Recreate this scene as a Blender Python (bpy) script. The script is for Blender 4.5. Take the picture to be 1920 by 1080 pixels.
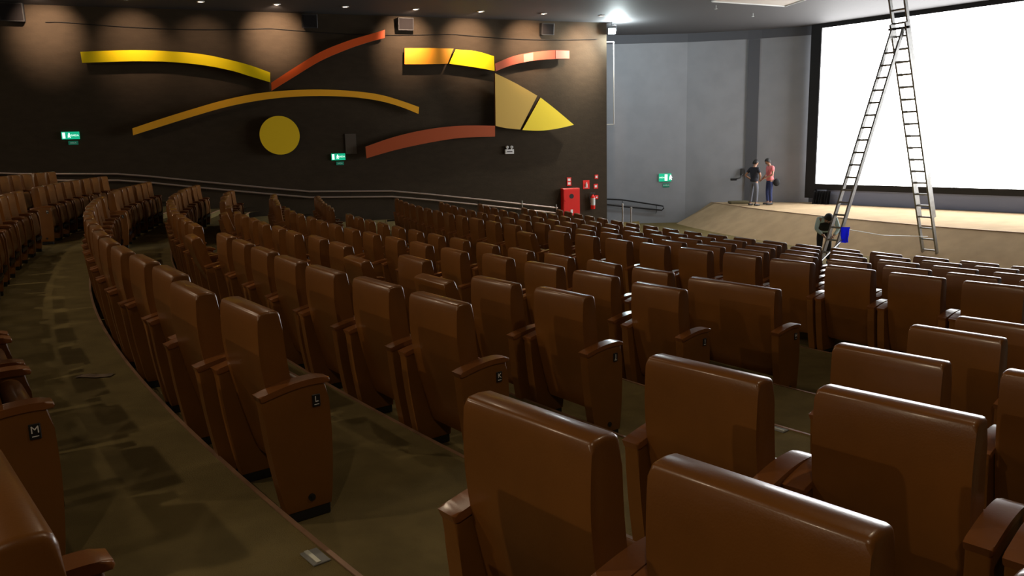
import bpy, bmesh, math, random
from math import sin, cos, radians, degrees, pi, sqrt, atan2
from mathutils import Vector, Matrix
random.seed(7)
for o in list(bpy.data.objects): bpy.data.objects.remove(o)
SC = bpy.context.scene
COL = SC.collection

# ------------------------------------------------------------------ camera
EYE = 1.814
PITCH = radians(10.356); ROLL = -0.024
cam_d = bpy.data.cameras.new('camera'); cam = bpy.data.objects.new('camera', cam_d); COL.objects.link(cam)
cam_d.sensor_width = 36.0; cam_d.lens = 1500 / 1920 * 36.0
cam_d.clip_start = 0.05; cam_d.clip_end = 200
F_ = Vector((0, cos(PITCH), -sin(PITCH))); U_ = Vector((0, sin(PITCH), cos(PITCH))); X_ = Vector((1, 0, 0))
Rt = X_ * cos(ROLL) + U_ * sin(ROLL); Up = -X_ * sin(ROLL) + U_ * cos(ROLL)
M = Matrix.Identity(4)
for i in range(3):
    M[i][0] = Rt[i]; M[i][1] = Up[i]; M[i][2] = -F_[i]
M[2][3] = EYE
cam.matrix_world = M
SC.camera = cam

# ------------------------------------------------------------------ world, exposure, large lights
SC.view_settings.view_transform = 'Standard'
SC.view_settings.look = 'None'
SC.view_settings.gamma = 1
SC.view_settings.use_curve_mapping = False
SC.view_settings.exposure = 0.0
W = bpy.data.worlds.new('world'); SC.world = W; W.use_nodes = True
W.node_tree.nodes['Background'].inputs[0].default_value = (0.02, 0.02, 0.022, 1)
W.node_tree.nodes['Background'].inputs[1].default_value = 0.3

SCREEN_GLOW = 9.5
HOUSE = 3500.0       # warm house downlights above the rear rows
WASH = 780.0        # wall washers
FLOOD = 380.0       # work light on the corner

# ------------------------------------------------------------------ plan of the hall
CX, CY = 30.864, 28.886                 # centre of the seating arcs
R0 = 40.815; A0 = 39.794                # row L radius, tangent angle at s = 0
#            row: radius, floor height, flattening towards the side wall
ROWS = {'P': (45.75, .60, 0), 'O': (44.5, .45, 0), 'N': (43.26, .30, 0), 'M': (42.04, .15, 0), 'L': (40.815, 0, 0), 'K': (39.59, -.148, .25),
        'J': (38.38, -.305, .6), 'I': (37.08, -.46, .85), 'H': (35.78, -.626, 1.0), 'G': (33.87, -.688, .85),
        'F': (32.67, -.823, .85), 'E': (31.47, -.958, .85), 'D': (30.27, -1.093, .85), 'C': (29.07, -1.228, .85)}
ORDER = 'PONMLKJIHGFEDC'
FRONT_Z = -1.62
STAGE_Z = -.806
CEIL = 5.864
def ang(s): return radians(A0) - s / R0
def rad(row, s):
    r, z, c = ROWS[row]
    return r + c * max(0.0, s - 4) / 16.0
def at(r, s):
    a = ang(s); return Vector((CX - r * cos(a), CY - r * sin(a)))
W0 = Vector((3.56, 29.45)); DW = Vector((-.9375, -.348)).normalized(); NW = Vector((.348, -.9375)).normalized()
def wall_r(s):      # radius at which the ray of angle s meets the left wall
    a = ang(s); e = Vector((cos(a), sin(a))); d = e.dot(NW)
    if d < 1e-3: return 1e9
    return (Vector((CX, CY)) - W0).dot(NW) / d

# ------------------------------------------------------------------ materials
def mat(name, col, rough=.5, metal=0, bump=0, bscale=40, var=0, vscale=6, emit=None, estr=1, spec=.5, coat=0, col2=None, stretch=None):
    m = bpy.data.materials.new(name); m.use_nodes = True
    nt = m.node_tree; b = nt.nodes['Principled BSDF']
    b.inputs['Base Color'].default_value = (*col, 1); b.inputs['Roughness'].default_value = rough
    b.inputs['Metallic'].default_value = metal; b.inputs['Specular IOR Level'].default_value = spec
    b.inputs['Coat Weight'].default_value = coat; b.inputs['Coat Roughness'].default_value = .15
    tc = nt.nodes.new('ShaderNodeTexCoord')
    src = tc.outputs['Object']
    if stretch:
        mp = nt.nodes.new('ShaderNodeMapping'); mp.inputs['Scale'].default_value = stretch
        nt.links.new(src, mp.inputs['Vector']); src = mp.outputs['Vector']
    if var or col2:
        n = nt.nodes.new('ShaderNodeTexNoise'); n.inputs['Scale'].default_value = vscale; n.inputs['Detail'].default_value = 6
        nt.links.new(src, n.inputs['Vector'])
        r = nt.nodes.new('ShaderNodeValToRGB')
        c2 = col2 if col2 else tuple(c * (1 - var) for c in col)
        r.color_ramp.elements[0].color = (*c2, 1); r.color_ramp.elements[1].color = (*[min(1, c * (1 + var * .5)) for c in col], 1)
        r.color_ramp.elements[0].position = .35; r.color_ramp.elements[1].position = .65
        nt.links.new(n.outputs['Fac'], r.inputs['Fac']); nt.links.new(r.outputs['Color'], b.inputs['Base Color'])
    if bump:
        n2 = nt.nodes.new('ShaderNodeTexNoise'); n2.inputs['Scale'].default_value = bscale; n2.inputs['Detail'].default_value = 4
        nt.links.new(src, n2.inputs['Vector'])
        bp = nt.nodes.new('ShaderNodeBump'); bp.inputs['Strength'].default_value = bump; bp.inputs['Distance'].default_value = .01
        nt.links.new(n2.outputs['Fac'], bp.inputs['Height']); nt.links.new(bp.outputs['Normal'], b.inputs['Normal'])
    if emit:
        b.inputs['Emission Color'].default_value = (*emit, 1); b.inputs['Emission Strength'].default_value = estr
    return m
LEATHER = mat('brown_leather', (.165, .061, .011), .33, bump=.05, bscale=160, var=.16, vscale=3, coat=.22)
PANEL = mat('side_panel_leather', (.185, .070, .012), .42, bump=.05, bscale=160, var=.12, vscale=4)
ARM = mat('armrest_leather', (.20, .070, .018), .28, bump=.04, bscale=120, coat=.25, var=.12, vscale=5)
BLACK = mat('black_plastic', (.012, .012, .012), .45)
DARKM = mat('dark_metal', (.02, .02, .022), .4, metal=.6)
WHITE = mat('white_print', (.8, .8, .8), .6)
CARPET = mat('olive_carpet', (.172, .130, .052), .95, bump=.8, bscale=230, var=.16, vscale=4, spec=.1)
RISER = CARPET
STAGEC = mat('tan_stage_carpet', (.46, .335, .20), .95, bump=.5, bscale=200, var=.10, vscale=2.0, spec=.1)
NOSE = mat('copper_step_edge', (.30, .17, .10), .45, metal=.35, var=.35, vscale=3)
WALLB = mat('dark_brown_wall', (.042, .030, .018), .8, bump=.3, bscale=14, var=.12, vscale=3, spec=.15, stretch=(1, 1, 2.5))
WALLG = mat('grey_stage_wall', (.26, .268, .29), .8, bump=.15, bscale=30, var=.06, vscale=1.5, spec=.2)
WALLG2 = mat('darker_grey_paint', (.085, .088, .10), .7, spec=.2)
CEILM = mat('dark_grey_ceiling', (.070, .068, .070), .7, bump=.1, bscale=20, spec=.3)
FRAMEB = mat('black_masking', (.008, .008, .010), .8)
SKIRT = mat('blue_grey_skirt', (.20, .24, .38), .8)
SCREENM = mat('projection_screen_white', (.8, .8, .8), .9, emit=(1, 1, 1), estr=SCREEN_GLOW)
ALU = mat('brushed_aluminium', (.40, .40, .39), .38, metal=.85, var=.15, vscale=9)
STEEL = mat('steel_rail', (.70, .56, .50), .35, metal=.8)
BLKRAIL = mat('black_rail', (.012, .012, .014), .4, metal=.3)
YEL = mat('yellow_panel', (.92, .70, .0), .45, spec=.4)
YEL2 = mat('pale_yellow_panel', (.95, .74, .05), .4)
ORG = mat('orange_panel', (.95, .46, .02), .45)
OCH = mat('ochre_panel', (.62, .41, .10), .4)
RED = mat('red_orange_panel', (.70, .095, .01), .45)
DRED = mat('dark_red_panel', (.42, .075, .015), .5)
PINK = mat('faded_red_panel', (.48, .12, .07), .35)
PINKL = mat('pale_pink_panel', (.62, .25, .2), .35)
PEDGE = mat('panel_edge', (.16, .06, .02), .6)
FIRE = mat('fire_red', (.75, .02, .015), .35, emit=None)
GRNL = mat('exit_green', (.01, .30, .16), .5, emit=(.005, .42, .22), estr=.9)
GRND = mat('dim_exit_green', (.01, .16, .10), .5, emit=(.005, .20, .12), estr=.25)
SIGNW = mat('exit_white', (.8, .9, .85), .5, emit=(.85, 1, .95), estr=1.2)
SIGNWD = mat('dim_exit_white', (.5, .7, .6), .5, emit=(.5, .8, .7), estr=.15)
LAMPW = mat('warm_lamp_glass', (1, 1, 1), .3, emit=(1, .78, .6), estr=6)
LAMPC = mat('cold_flood_glass', (1, 1, 1), .3, emit=(.8, 1, 1), estr=30)
SKIN = mat('skin', (.36, .19, .12), .5)
HAIR = mat('black_hair', (.012, .010, .010), .6, bump=.5, bscale=90)
NAVY = mat('dark_navy_shirt', (.015, .017, .028), .85)
GREYJ = mat('grey_jeans', (.12, .13, .16), .85)
SALM = mat('salmon_shirt', (.80, .22, .23), .85)
BLUEJ = mat('blue_jeans', (.03, .045, .14), .85)
TEAL = mat('pale_teal_shirt', (.50, .68, .70), .8)
BLACKC = mat('black_cloth', (.010, .010, .012), .85)
BLUEC = mat('blue_cloth', (.03, .05, .75), .7, bump=.5, bscale=30)
SHOE = mat('dark_shoe', (.02, .02, .02), .5)
BRASS = mat('pale_trim', (.5, .5, .42), .35, metal=.3)
PALE = mat('pale_panel', (.55, .5, .45), .6)
PLASTW = mat('white_plastic', (.6, .62, .62), .4)

# ------------------------------------------------------------------ helpers
def link(name, bm, m, parent=None, smooth=True, auto=35):
    me = bpy.data.meshes.new(name)
    bmesh.ops.recalc_face_normals(bm, faces=bm.faces)
    bm.to_mesh(me); bm.free()
    if isinstance(m, (list, tuple)):
        for q in m: me.materials.append(q)
    else: me.materials.append(m)
    if smooth:
        for p in me.polygons: p.use_smooth = True
        try: me.set_sharp_from_angle(angle=radians(auto))
        except Exception: pass
    o = bpy.data.objects.new(name, me); COL.objects.link(o)
    if parent: o.parent = parent
    return o
def tag(o, label=None, cat=None, group=None, kind=None):
    if label: o['label'] = label
    if cat: o['category'] = cat
    if group: o['group'] = group
    if kind: o['kind'] = kind
    return o
def empty(name, loc=(0, 0, 0), rz=0):
    o = bpy.data.objects.new(name, None); COL.objects.link(o); o.location = loc; o.rotation_euler = (0, 0, rz)
    o.empty_display_size = .1; return o
def struct(name, bm, m, label, smooth=False):
    o = link(name, bm, m, smooth=smooth); return tag(o, label, None, None, 'structure')
def box(bm, c, s, rot=None, bev=0, seg=2):
    r = bmesh.ops.create_cube(bm, size=1)
    vs = r['verts']
    bmesh.ops.scale(bm, vec=s, verts=vs)
    if bev:
        es = list({e for v in vs for e in v.link_edges})
        g = bmesh.ops.bevel(bm, geom=es, offset=bev, segments=seg, profile=.5, affect='EDGES')
        vs = list({v for f in g['faces'] for v in f.verts} | {v for v in vs if v.is_valid})
        # gather connected
        vs = list(connected(vs[0]))
    if rot is not None: bmesh.ops.rotate(bm, cent=(0, 0, 0), matrix=rot, verts=vs)
    bmesh.ops.translate(bm, vec=c, verts=vs)
    return vs
def connected(v):
    seen = {v}; st = [v]
    while st:
        a = st.pop()
        for e in a.link_edges:
            b = e.other_vert(a)
            if b not in seen: seen.add(b); st.append(b)
    return seen
def tube(bm, pts, r, n=8, cap=True, radii=None):
    pts = [Vector(p) for p in pts]; rings = []
    up = Vector((0, 0, 1))
    for i, p in enumerate(pts):
        d = (pts[min(i + 1, len(pts) - 1)] - pts[max(i - 1, 0)]).normalized()
        a = d.cross(up)
        if a.length < 1e-3: a = d.cross(Vector((1, 0, 0)))
        a.normalize(); b = d.cross(a).normalized()
        rr = radii[i] if radii else r
        rings.append([bm.verts.new(p + a * cos(2 * pi * k / n) * rr + b * sin(2 * pi * k / n) * rr) for k in range(n)])
    for i in range(len(rings) - 1):
        for k in range(n):
            bm.faces.new((rings[i][k], rings[i][(k + 1) % n], rings[i + 1][(k + 1) % n], rings[i + 1][k]))
    if cap: bm.faces.new(rings[0][::-1]); bm.faces.new(rings[-1])
def cyl(bm, p0, p1, r, n=16): tube(bm, [p0, p1], r, n)
def prism(bm, prof, axis, lo, hi, bev=0, seg=2):
    """closed profile of 2D points, extruded along an axis ('x': profile is y,z)"""
    def P(u, v, w):
        return {'x': (w, u, v), 'y': (u, w, v), 'z': (u, v, w)}[axis]
    a = [bm.verts.new(P(u, v, lo)) for u, v in prof]; b = [bm.verts.new(P(u, v, hi)) for u, v in prof]
    n = len(prof); f0 = bm.faces.new(a[::-1]); f1 = bm.faces.new(b)
    for i in range(n): bm.faces.new((a[i], a[(i + 1) % n], b[(i + 1) % n], b[i]))
    if bev:
        es = list(f0.edges) + list(f1.edges)
        bmesh.ops.bevel(bm, geom=es, offset=bev, segments=seg, profile=.5, affect='EDGES')
def catmull(pts, n=6, closed=False):
    out = []; L = len(pts)
    rng = L if closed else L - 1
    for i in range(rng):
        g = lambda k: Vector(pts[k % L] if closed else pts[max(0, min(L - 1, k))])
        p0, p1, p2, p3 = g(i - 1), g(i), g(i + 1), g(i + 2)
        for j in range(n):
            t = j / n
            out.append(.5 * ((2 * p1) + (-p0 + p2) * t + (2 * p0 - 5 * p1 + 4 * p2 - p3) * t * t + (-p0 + 3 * p1 - 3 * p2 + p3) * t ** 3))
    if not closed: out.append(Vector(pts[-1]))
    return out
def quadwall(bm, p, q, z0, z1, th, side):
    """vertical slab from p to q, thickness th to the given side (unit 2D vector)"""
    p = Vector(p); q = Vector(q); s = Vector(side)
    c = [p, q, q + s * th, p + s * th]
    lo = [bm.verts.new((v.x, v.y, z0)) for v in c]; hi = [bm.verts.new((v.x, v.y, z1)) for v in c]
    bm.faces.new(lo[::-1]); bm.faces.new(hi)
    for i in range(4): bm.faces.new((lo[i], lo[(i + 1) % 4], hi[(i + 1) % 4], hi[i]))
def text_obj(name, s, size, m, parent, loc, rot, ext=.001):
    cu = bpy.data.curves.new(name, 'FONT'); cu.body = s; cu.size = size; cu.extrude = ext
    cu.align_x = 'CENTER'; cu.align_y = 'CENTER'
    tmp = bpy.data.objects.new('tmp', cu); COL.objects.link(tmp)
    dg = bpy.context.evaluated_depsgraph_get(); me = bpy.data.meshes.new_from_object(tmp.evaluated_get(dg))
    bpy.data.objects.remove(tmp)
    me.materials.clear(); me.materials.append(m); me.name = name
    o = bpy.data.objects.new(name, me); COL.objects.link(o); o.parent = parent
    o.location = loc; o.rotation_euler = rot
    return o

# ------------------------------------------------------------------ the floor: stepped arcs
def make_floor():
    bm = bmesh.new()
    ss = [x * .5 for x in range(-30, 62)]
    def strip(f0, z0, f1, z1):
        prev = None
        for s in ss:
            rw = wall_r(s) + .05
            ra = min(f0(s), rw); rb = min(f1(s), rw)
            a = at(ra, s); b = at(rb, s)
            cur = (bm.verts.new((a.x, a.y, z0)), bm.verts.new((b.x, b.y, z1)), ra, rb)
            if prev and not (prev[2] == prev[3] and cur[2] == cur[3] and z0 == z1):
                if not (z0 != z1 and (cur[2] >= rw - 1e-6 or prev[2] >= wall_r(s - .5) + .05 - 1e-6) and abs(ra - rb) < 1e-6):
                    bm.faces.new((prev[0], cur[0], cur[1], prev[1]))
            prev = cur
    rows = list(ORDER)
    fr = {r: (lambda s, r=r: rad(r, s) + .02) for r in rows}
    strip(lambda s: 74.0, .60, fr['P'], .60)
    for i, r in enumerate(rows):
        z = ROWS[r][1]
        if i == 0: strip(fr[r], .60, fr[r], z)
        if i + 1 < len(rows):
            nx = rows[i + 1]
            strip(fr[r], z, fr[nx], z)
            strip(fr[nx], z, fr[nx], ROWS[nx][1])
    c = fr['C']
    strip(c, ROWS['C'][1], lambda s: c(s) - 1.2, ROWS['C'][1])
    strip(lambda s: c(s) - 1.2, ROWS['C'][1], lambda s: c(s) - 4.5, FRONT_Z)
    strip(lambda s: c(s) - 4.5, FRONT_Z, lambda s: 8.0, FRONT_Z)
    bmesh.ops.remove_doubles(bm, verts=bm.verts, dist=1e-4)
    # ground under the passage beside the stage
    o = link('floor', bm, CARPET, smooth=False); tag(o, 'olive brown carpeted floor stepping down in curved terraces', kind='structure')
make_floor()
# low floor that runs back to the stage side wall
bm = bmesh.new()
v = [bm.verts.new((*p, FRONT_Z - .004)) for p in ((3.0, 29.0), (12.5, 31.0), (12.0, 33.5), (2.6, 34.2))]; bm.faces.new(v)
struct('floor_front', bm, CARPET, 'carpeted floor between the front row and the grey side wall')

def nosing(idx, r):
    bm = bmesh.new(); up_row = ORDER[ORDER.index(r) - 1]; zt = ROWS[up_row][1]
    prev = None
    for i in range(-28, 132):
        s = i * .25
        rr = rad(r, s) + .02
        if rr > wall_r(s) - .05: break
        o = at(rr + .014, s); n = at(rr - .008, s)
        cur = [bm.verts.new((o.x, o.y, zt + .001)), bm.verts.new((o.x, o.y, zt + .007)), bm.verts.new((n.x, n.y, zt + .007)), bm.verts.new((n.x, n.y, zt - .02))]
        if prev:
            for k in range(3): bm.faces.new((prev[k], cur[k], cur[k + 1], prev[k + 1]))
        prev = cur
    struct('trim_%d' % idx, bm, NOSE, 'worn copper edge strip on the carpet step behind row %s' % r)
for i, r in enumerate('NMLKJIHGFEDC'): nosing(i + 1, r)

# ------------------------------------------------------------------ walls and ceiling
WL = W0 + DW * 41
SCL = Vector((11.8, 31.0)); SDIR = Vector((.62, -.785)).normalized(); SN = Vector((-.785, -.62)).normalized(); SLEN = 14.0
SCC = SCL + SDIR * SLEN / 2
def mirror(p):
    v = p - SCC; d = SN; return SCC + 2 * v.dot(d) * d - v
WR = mirror(WL); W0R = mirror(W0)
bm = bmesh.new(); quadwall(bm, W0, WL, -2.2, CEIL, .3, -NW)
struct('wall_left', bm, WALLB, 'dark brown painted side wall carrying the coloured relief')
bm = bmesh.new(); quadwall(bm, WL, WR, -.5, CEIL, .3, (-(WR - WL).normalized().y * -1, -(WR - WL).normalized().x))
struct('wall_back', bm, WALLB, 'dark rear wall behind the last rows')
dR = (W0R - WR).normalized()
bm = bmesh.new(); quadwall(bm, WR, W0R, -2.2, CEIL, .3, (dR.y, -dR.x))
struct('wall_right', bm, WALLB, 'dark side wall on the right')
# grey stage side wall, in three facets
G = [Vector(p) for p in ((3.3, 33.0), (7.2, 32.95), (9.45, 32.45), (9.95, 32.3), (11.75, 31.55))]
bm = bmesh.new()
for i in range(len(G) - 1): quadwall(bm, G[i], G[i + 1], FRONT_Z - .2, CEIL, .3, (0.1, .995))
struct('wall_stage_left', bm, WALLG, 'grey painted wall beside the stage')
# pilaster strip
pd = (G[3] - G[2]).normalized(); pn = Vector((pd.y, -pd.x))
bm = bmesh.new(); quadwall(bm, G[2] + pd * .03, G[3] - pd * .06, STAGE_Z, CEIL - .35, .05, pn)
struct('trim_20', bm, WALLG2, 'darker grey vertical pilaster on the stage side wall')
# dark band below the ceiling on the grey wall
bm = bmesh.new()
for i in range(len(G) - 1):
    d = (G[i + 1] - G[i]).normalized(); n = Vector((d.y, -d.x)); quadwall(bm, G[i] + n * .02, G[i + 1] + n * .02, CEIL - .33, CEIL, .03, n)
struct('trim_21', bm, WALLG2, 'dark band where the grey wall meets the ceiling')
# return of the brown wall
bm = bmesh.new(); quadwall(bm, W0 + Vector((-.05, .3)), (3.35, 33.2), -2.2, CEIL, .2, (-1, 0))
struct('wall_return', bm, WALLG2, 'narrow return behind the corner of the brown wall')
# stage back wall behind the screen and its far side
SR = SCL + SDIR * SLEN
bm = bmesh.new(); quadwall(bm, SCL - SN * .35 - SDIR * .6, SR - SN * .35 + SDIR * 1.0, STAGE_Z - .9, CEIL, .3, -SN)
struct('wall_stage', bm, WALLG2, 'wall behind the projection screen')
bm = bmesh.new(); quadwall(bm, SR - SN * .35 + SDIR * 1.0, W0R, FRONT_Z - .2, CEIL, .3, (1, -.2))
struct('wall_stage_right', bm, WALLG, 'grey wall at the right of the stage')
# ceiling: one slab over the plan
bm = bmesh.new()
pl = [WL, WR, W0R, SR + SDIR * 1.5 - SN * .6, SCL - SN * .9, Vector((11.9, 33.6)), Vector((3.0, 34.0)), W0 - NW * .3]
for z, fl in ((CEIL, 1), (CEIL + .25, 0)):
    vs = [bm.verts.new((p.x, p.y, z)) for p in pl]
    bm.faces.new(vs if fl else vs[::-1])
struct('ceiling', bm, CEILM, 'dark grey ceiling')

# ------------------------------------------------------------------ stage
def make_stage():
    top = [(8.2, 32.9), (8.35, 31.9), (9.15, 28.6), (10.5, 25.2), (11.85, 22.4), (13.2, 20.4), (14.6, 18.6), (16.6, 16.6)]
    ctr = Vector((30.9, 28.9))
    top = catmull(top, 5)
    bm = bmesh.new()
    tv = []; bv = []
    for i, p in enumerate(top):
        d = (p - ctr).normalized()
        w = 1.55
        q = p + d * w
        if i < 4: q = Vector((p.x - 1.15, p.y + .0))
        tv.append(bm.verts.new((p.x, p.y, STAGE_Z))); bv.append(bm.verts.new((q.x, q.y, FRONT_Z - .01)))
    for i in range(len(tv) - 1): bm.faces.new((tv[i], tv[i + 1], bv[i + 1], bv[i]))
    back = [bm.verts.new((x, y, STAGE_Z)) for x, y in ((24.5, 15.0), (22.0, 22.0), (12.4, 33.4))]
    bm.faces.new(tv + back)
    # sides
    base = [bm.verts.new((v.co.x, v.co.y, FRONT_Z - .01)) for v in (back[0], back[2])]
    bm.faces.new((tv[-1], bv[-1], base[0], back[0])); bm.faces.new((tv[0], back[2], base[1], bv[0]))
    o = link('floor_stage', bm, STAGEC, smooth=True, auto=25); tag(o, 'tan carpeted stage with a long sloping front', kind='structure')
    bm = bmesh.new()
    tube(bm, [(v.x - .02 * 0, v.y, STAGE_Z + .004) for v in top], .012, 6)
    struct('trim_22', bm, NOSE, 'thin edge strip along the stage lip')
make_stage()

# ------------------------------------------------------------------ screen with masking and skirt
def slab_on_screen(bm, u0, u1, z0, z1, off0, off1):
    quadwall(bm, SCL + SDIR * u0 + SN * off0, SCL + SDIR * u1 + SN * off0, z0, z1, off1 - off0, SN)
scr = empty('projection_screen', (SCC.x, SCC.y, STAGE_Z)); tag(scr, 'huge glowing white projection screen above the stage', 'screen')
def rel(o, p):
    o.parent = p; o.matrix_parent_inverse = Matrix.Translation(p.location).inverted() if not any(p.rotation_euler) else (Matrix.Translation(p.location) @ p.rotation_euler.to_matrix().to_4x4()).inverted()
    return o
SZ0, SZ1 = -.05, 5.70
bm = bmesh.new(); slab_on_screen(bm, 0, SLEN, SZ0, SZ1, -.08, 0); rel(link('screen_surface', bm, SCREENM, smooth=False), scr)
bm = bmesh.new()
slab_on_screen(bm, -.42, 0, SZ0 - .55, CEIL - .003, -.1, .06); slab_on_screen(bm, SLEN, SLEN + .42, SZ0 - .25, CEIL - .003, -.1, .06)
slab_on_screen(bm, 0, SLEN, SZ1, CEIL - .003, -.1, .06); slab_on_screen(bm, 0, SLEN, SZ0 - .22, SZ0, -.1, .06)
rel(link('masking_frame', bm, FRAMEB, smooth=False), scr)
bm = bmesh.new(); slab_on_screen(bm, .45, SLEN, STAGE_Z + .002, SZ0 - .222, -.1, -.02)
rel(link('lower_skirt', bm, SKIRT, smooth=False), scr)
# bunched black drape at the left foot of the screen
bm = bmesh.new()
N = 26
prev = None
for i in range(N + 1):
    u = .05 + .7 * i / N
    col = []
    for j in range(5):
        z = STAGE_Z + .003 + j * (.50 / 4)
        off = .16 + .05 * sin(i * 1.5) + .12 * (1 - j / 4) * (1 + .3 * sin(i * .7))
        p = SCL + SDIR * u + SN * off; col.append(bm.verts.new((p.x, p.y, z)))
    if prev:
        for j in range(4): bm.faces.new((prev[j], col[j], col[j + 1], prev[j + 1]))
    prev = col
bmesh.ops.solidify(bm, geom=bm.faces[:], thickness=.01)
o = link('black_drape', bm, FRAMEB); tag(o, 'bunched black drape at the lower left corner of the screen', 'drape')

# ------------------------------------------------------------------ seats
BW = .54; PW = .075; GAPX = .006
def back_profile():
    rear = [(.125, .200), (.095, .30), (.050, .48), (.012, .66), (-.008, .82), (-.008, .95), (-.002, 1.036)]
    top = [(.002, 1.044), (.012, 1.050), (.050, 1.054), (.090, 1.050), (.104, 1.040), (.110, 1.022)]
    front = [(.114, .95), (.122, .82), (.142, .66), (.175, .50), (.205, .38), (.215, .28), (.20, .20)]
    pr = catmull(rear, 3) + [Vector(p) for p in top[:]] + catmull(front, 3)
    out = []
    for p in pr:
        if not out or (p - out[-1]).length > .004: out.append(p)
    return [(p.x, p.y) for p in out]
BP = back_profile()
def lean(bm, deg):
    if deg: bmesh.ops.rotate(bm, cent=(0, .24, .34), matrix=Matrix.Rotation(radians(deg), 3, 'X'), verts=bm.verts)
def mesh_backrest(w, rec):
    bm = bmesh.new(); prism(bm, BP, 'x', -w / 2, w / 2, bev=.016, seg=3)
    lean(bm, rec); return bm
ARM_TOP = [(-.050, .672), (.0, .684), (.05, .695), (.11, .706), (.17, .712), (.23, .713), (.275, .709)]
def panel_profile():
    top = catmull(ARM_TOP, 3); top = [(p.x, p.y - .028) for p in top]
    fr = [(.290, .60), (.294, .42), (.286, .24), (.270, .055)]
    re = [(.035, .055), (.005, .22), (-.022, .40), (-.038, .56)]
    return top + [(p.x, p.y) for p in catmull(fr, 2)] + [(p.x, p.y) for p in catmull(re, 2)]
PP = panel_profile()
def mesh_panel(x0, x1):
    bm = bmesh.new(); prism(bm, PP[::-1], 'x', x0, x1, bev=.008, seg=2); return bm
def mesh_arm(x0, x1):
    bm = bmesh.new()
    t = catmull(ARM_TOP, 3)
    prof = [(p.x - .012 if i == 0 else p.x, p.y) for i, p in enumerate(t)]
    prof += [(.298, .702), (.302, .689), (.296, .677)]
    prof += [(p.x, p.y - .03) for p in t[::-1]][1:]
    prism(bm, prof[::-1], 'x', x0 - .006, x1 + .006, bev=.009, seg=3); return bm
def mesh_cushion(w):
    bm = bmesh.new()
    prof = [(.205, .31), (.195, .42), (.172, .55), (.160, .63), (.18, .668), (.22, .675), (.255, .645), (.272, .54), (.285, .42), (.278, .33), (.245, .295)]
    pr = [(p.x, p.y) for p in catmull(prof, 3, True)]
    prism(bm, pr[::-1], 'x', -w / 2 + .006, w / 2 - .006, bev=.012, seg=2); return bm
def mesh_foot(x0, x1):
    bm = bmesh.new(); box(bm, ((x0 + x1) / 2, .152, .029), (abs(x1 - x0) - .01, .225, .058), bev=.006, seg=1); return bm
def mesh_base(w):
    bm = bmesh.new(); box(bm, (0, .22, .255), (w - .02, .16, .05)); box(bm, (0, .20, .21), (w, .04, .05)); return bm
def build_seat(name, w=BW, rec=0, letter=None):
    root = empty(name)
    link('backrest', mesh_backrest(w, rec), LEATHER, root)
    link('seat_cushion', mesh_cushion(w), LEATHER, root)
    link('under_frame', mesh_base(w), DARKM, root)
    for sd in (-1, 1):
        x0 = sd * (w / 2 + .006); x1 = sd * (w / 2 + .006 + PW); lo, hi = min(x0, x1), max(x0, x1)
        link('side_panel', mesh_panel(lo, hi), PANEL, root)
        link('armrest', mesh_arm(lo, hi), ARM, root)
        link('foot', mesh_foot(lo, hi), BLACK, root)
    if letter:
        xo = w / 2 + .006 + PW
        bm = bmesh.new(); box(bm, (xo + .003,   .222, .600), (.006, .041, .062), bev=.002, seg=1); pl = link('row_plate', bm, BLACK, root)
        text_obj('row_letter', letter, .041, WHITE, pl, (xo + .0075, .222, .607), (pi / 2, 0, pi / 2))
        bm = bmesh.new(); box(bm, (xo + .0068, .222, .581), (.0015, .024, .003)); link('row_line', bm, WHITE, pl)
        bm = bmesh.new(); cyl(bm, (xo - .001, .165, .115), (xo + .007, .165, .115), .018, 14); cyl(bm, (xo + .006, .165, .115), (xo + .010, .165, .115), .008, 10)
        link('bolt_cap', bm, BLACK, root)
    return root
def copy_tree(o, parent=None):
    c = o.copy(); COL.objects.link(c)
    if parent is not None:
        c.parent = parent
    for ch in o.children: copy_tree(ch, c)
    return c
PROTO = {}
def seat(kind, key):
    if key not in PROTO:
        PROTO[key] = build_seat('cinema_seat' if kind != 'double' else 'double_cinema_seat', **{
            'plain': {}, 'double': dict(w=1.02, letter='H'), 'rec': dict(rec=14), 'fwd': dict(rec=-4)}.get(kind, dict(letter=key[-1])))
        return PROTO[key]
    return copy_tree(PROTO[key])
ORD = ['first', 'second', 'third', 'fourth', 'fifth', 'sixth', 'seventh', 'eighth', 'ninth', 'tenth', 'eleventh', 'twelfth', 'thirteenth',
       'fourteenth', 'fifteenth', 'sixteenth', 'seventeenth', 'eighteenth', 'nineteenth', 'twentieth', 'twenty-first', 'twenty-second',
       'twenty-third', 'twenty-fourth', 'twenty-fifth', 'twenty-sixth', 'twenty-seventh', 'twenty-eighth', 'twenty-ninth', 'thirtieth']
ROWNAME = {'N': 'row N', 'M': 'row M', 'L': 'row L', 'K': 'row K', 'J': 'row J', 'I': 'row I', 'H': 'row H',
           'G': 'the first row beyond the walkway', 'F': 'the second row beyond the walkway', 'E': 'the third row from stage',
           'D': 'the second row from stage', 'C': 'the front row by stage'}
def in_view(p, z, mx=70):
    d = Vector((p.x, p.y, z)) - Vector((0, 0, EYE)); w = d.dot(F_)
    if w < .15: return False
    px = 960 + 1500 * d.dot(Rt) / w; py = 540 - 1500 * d.dot(Up) / w
    k = 1500 / w * .55
    return -k < px < 1920 + k and -k < py < 1080 + k * 1.4
NSEAT = 0
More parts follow.
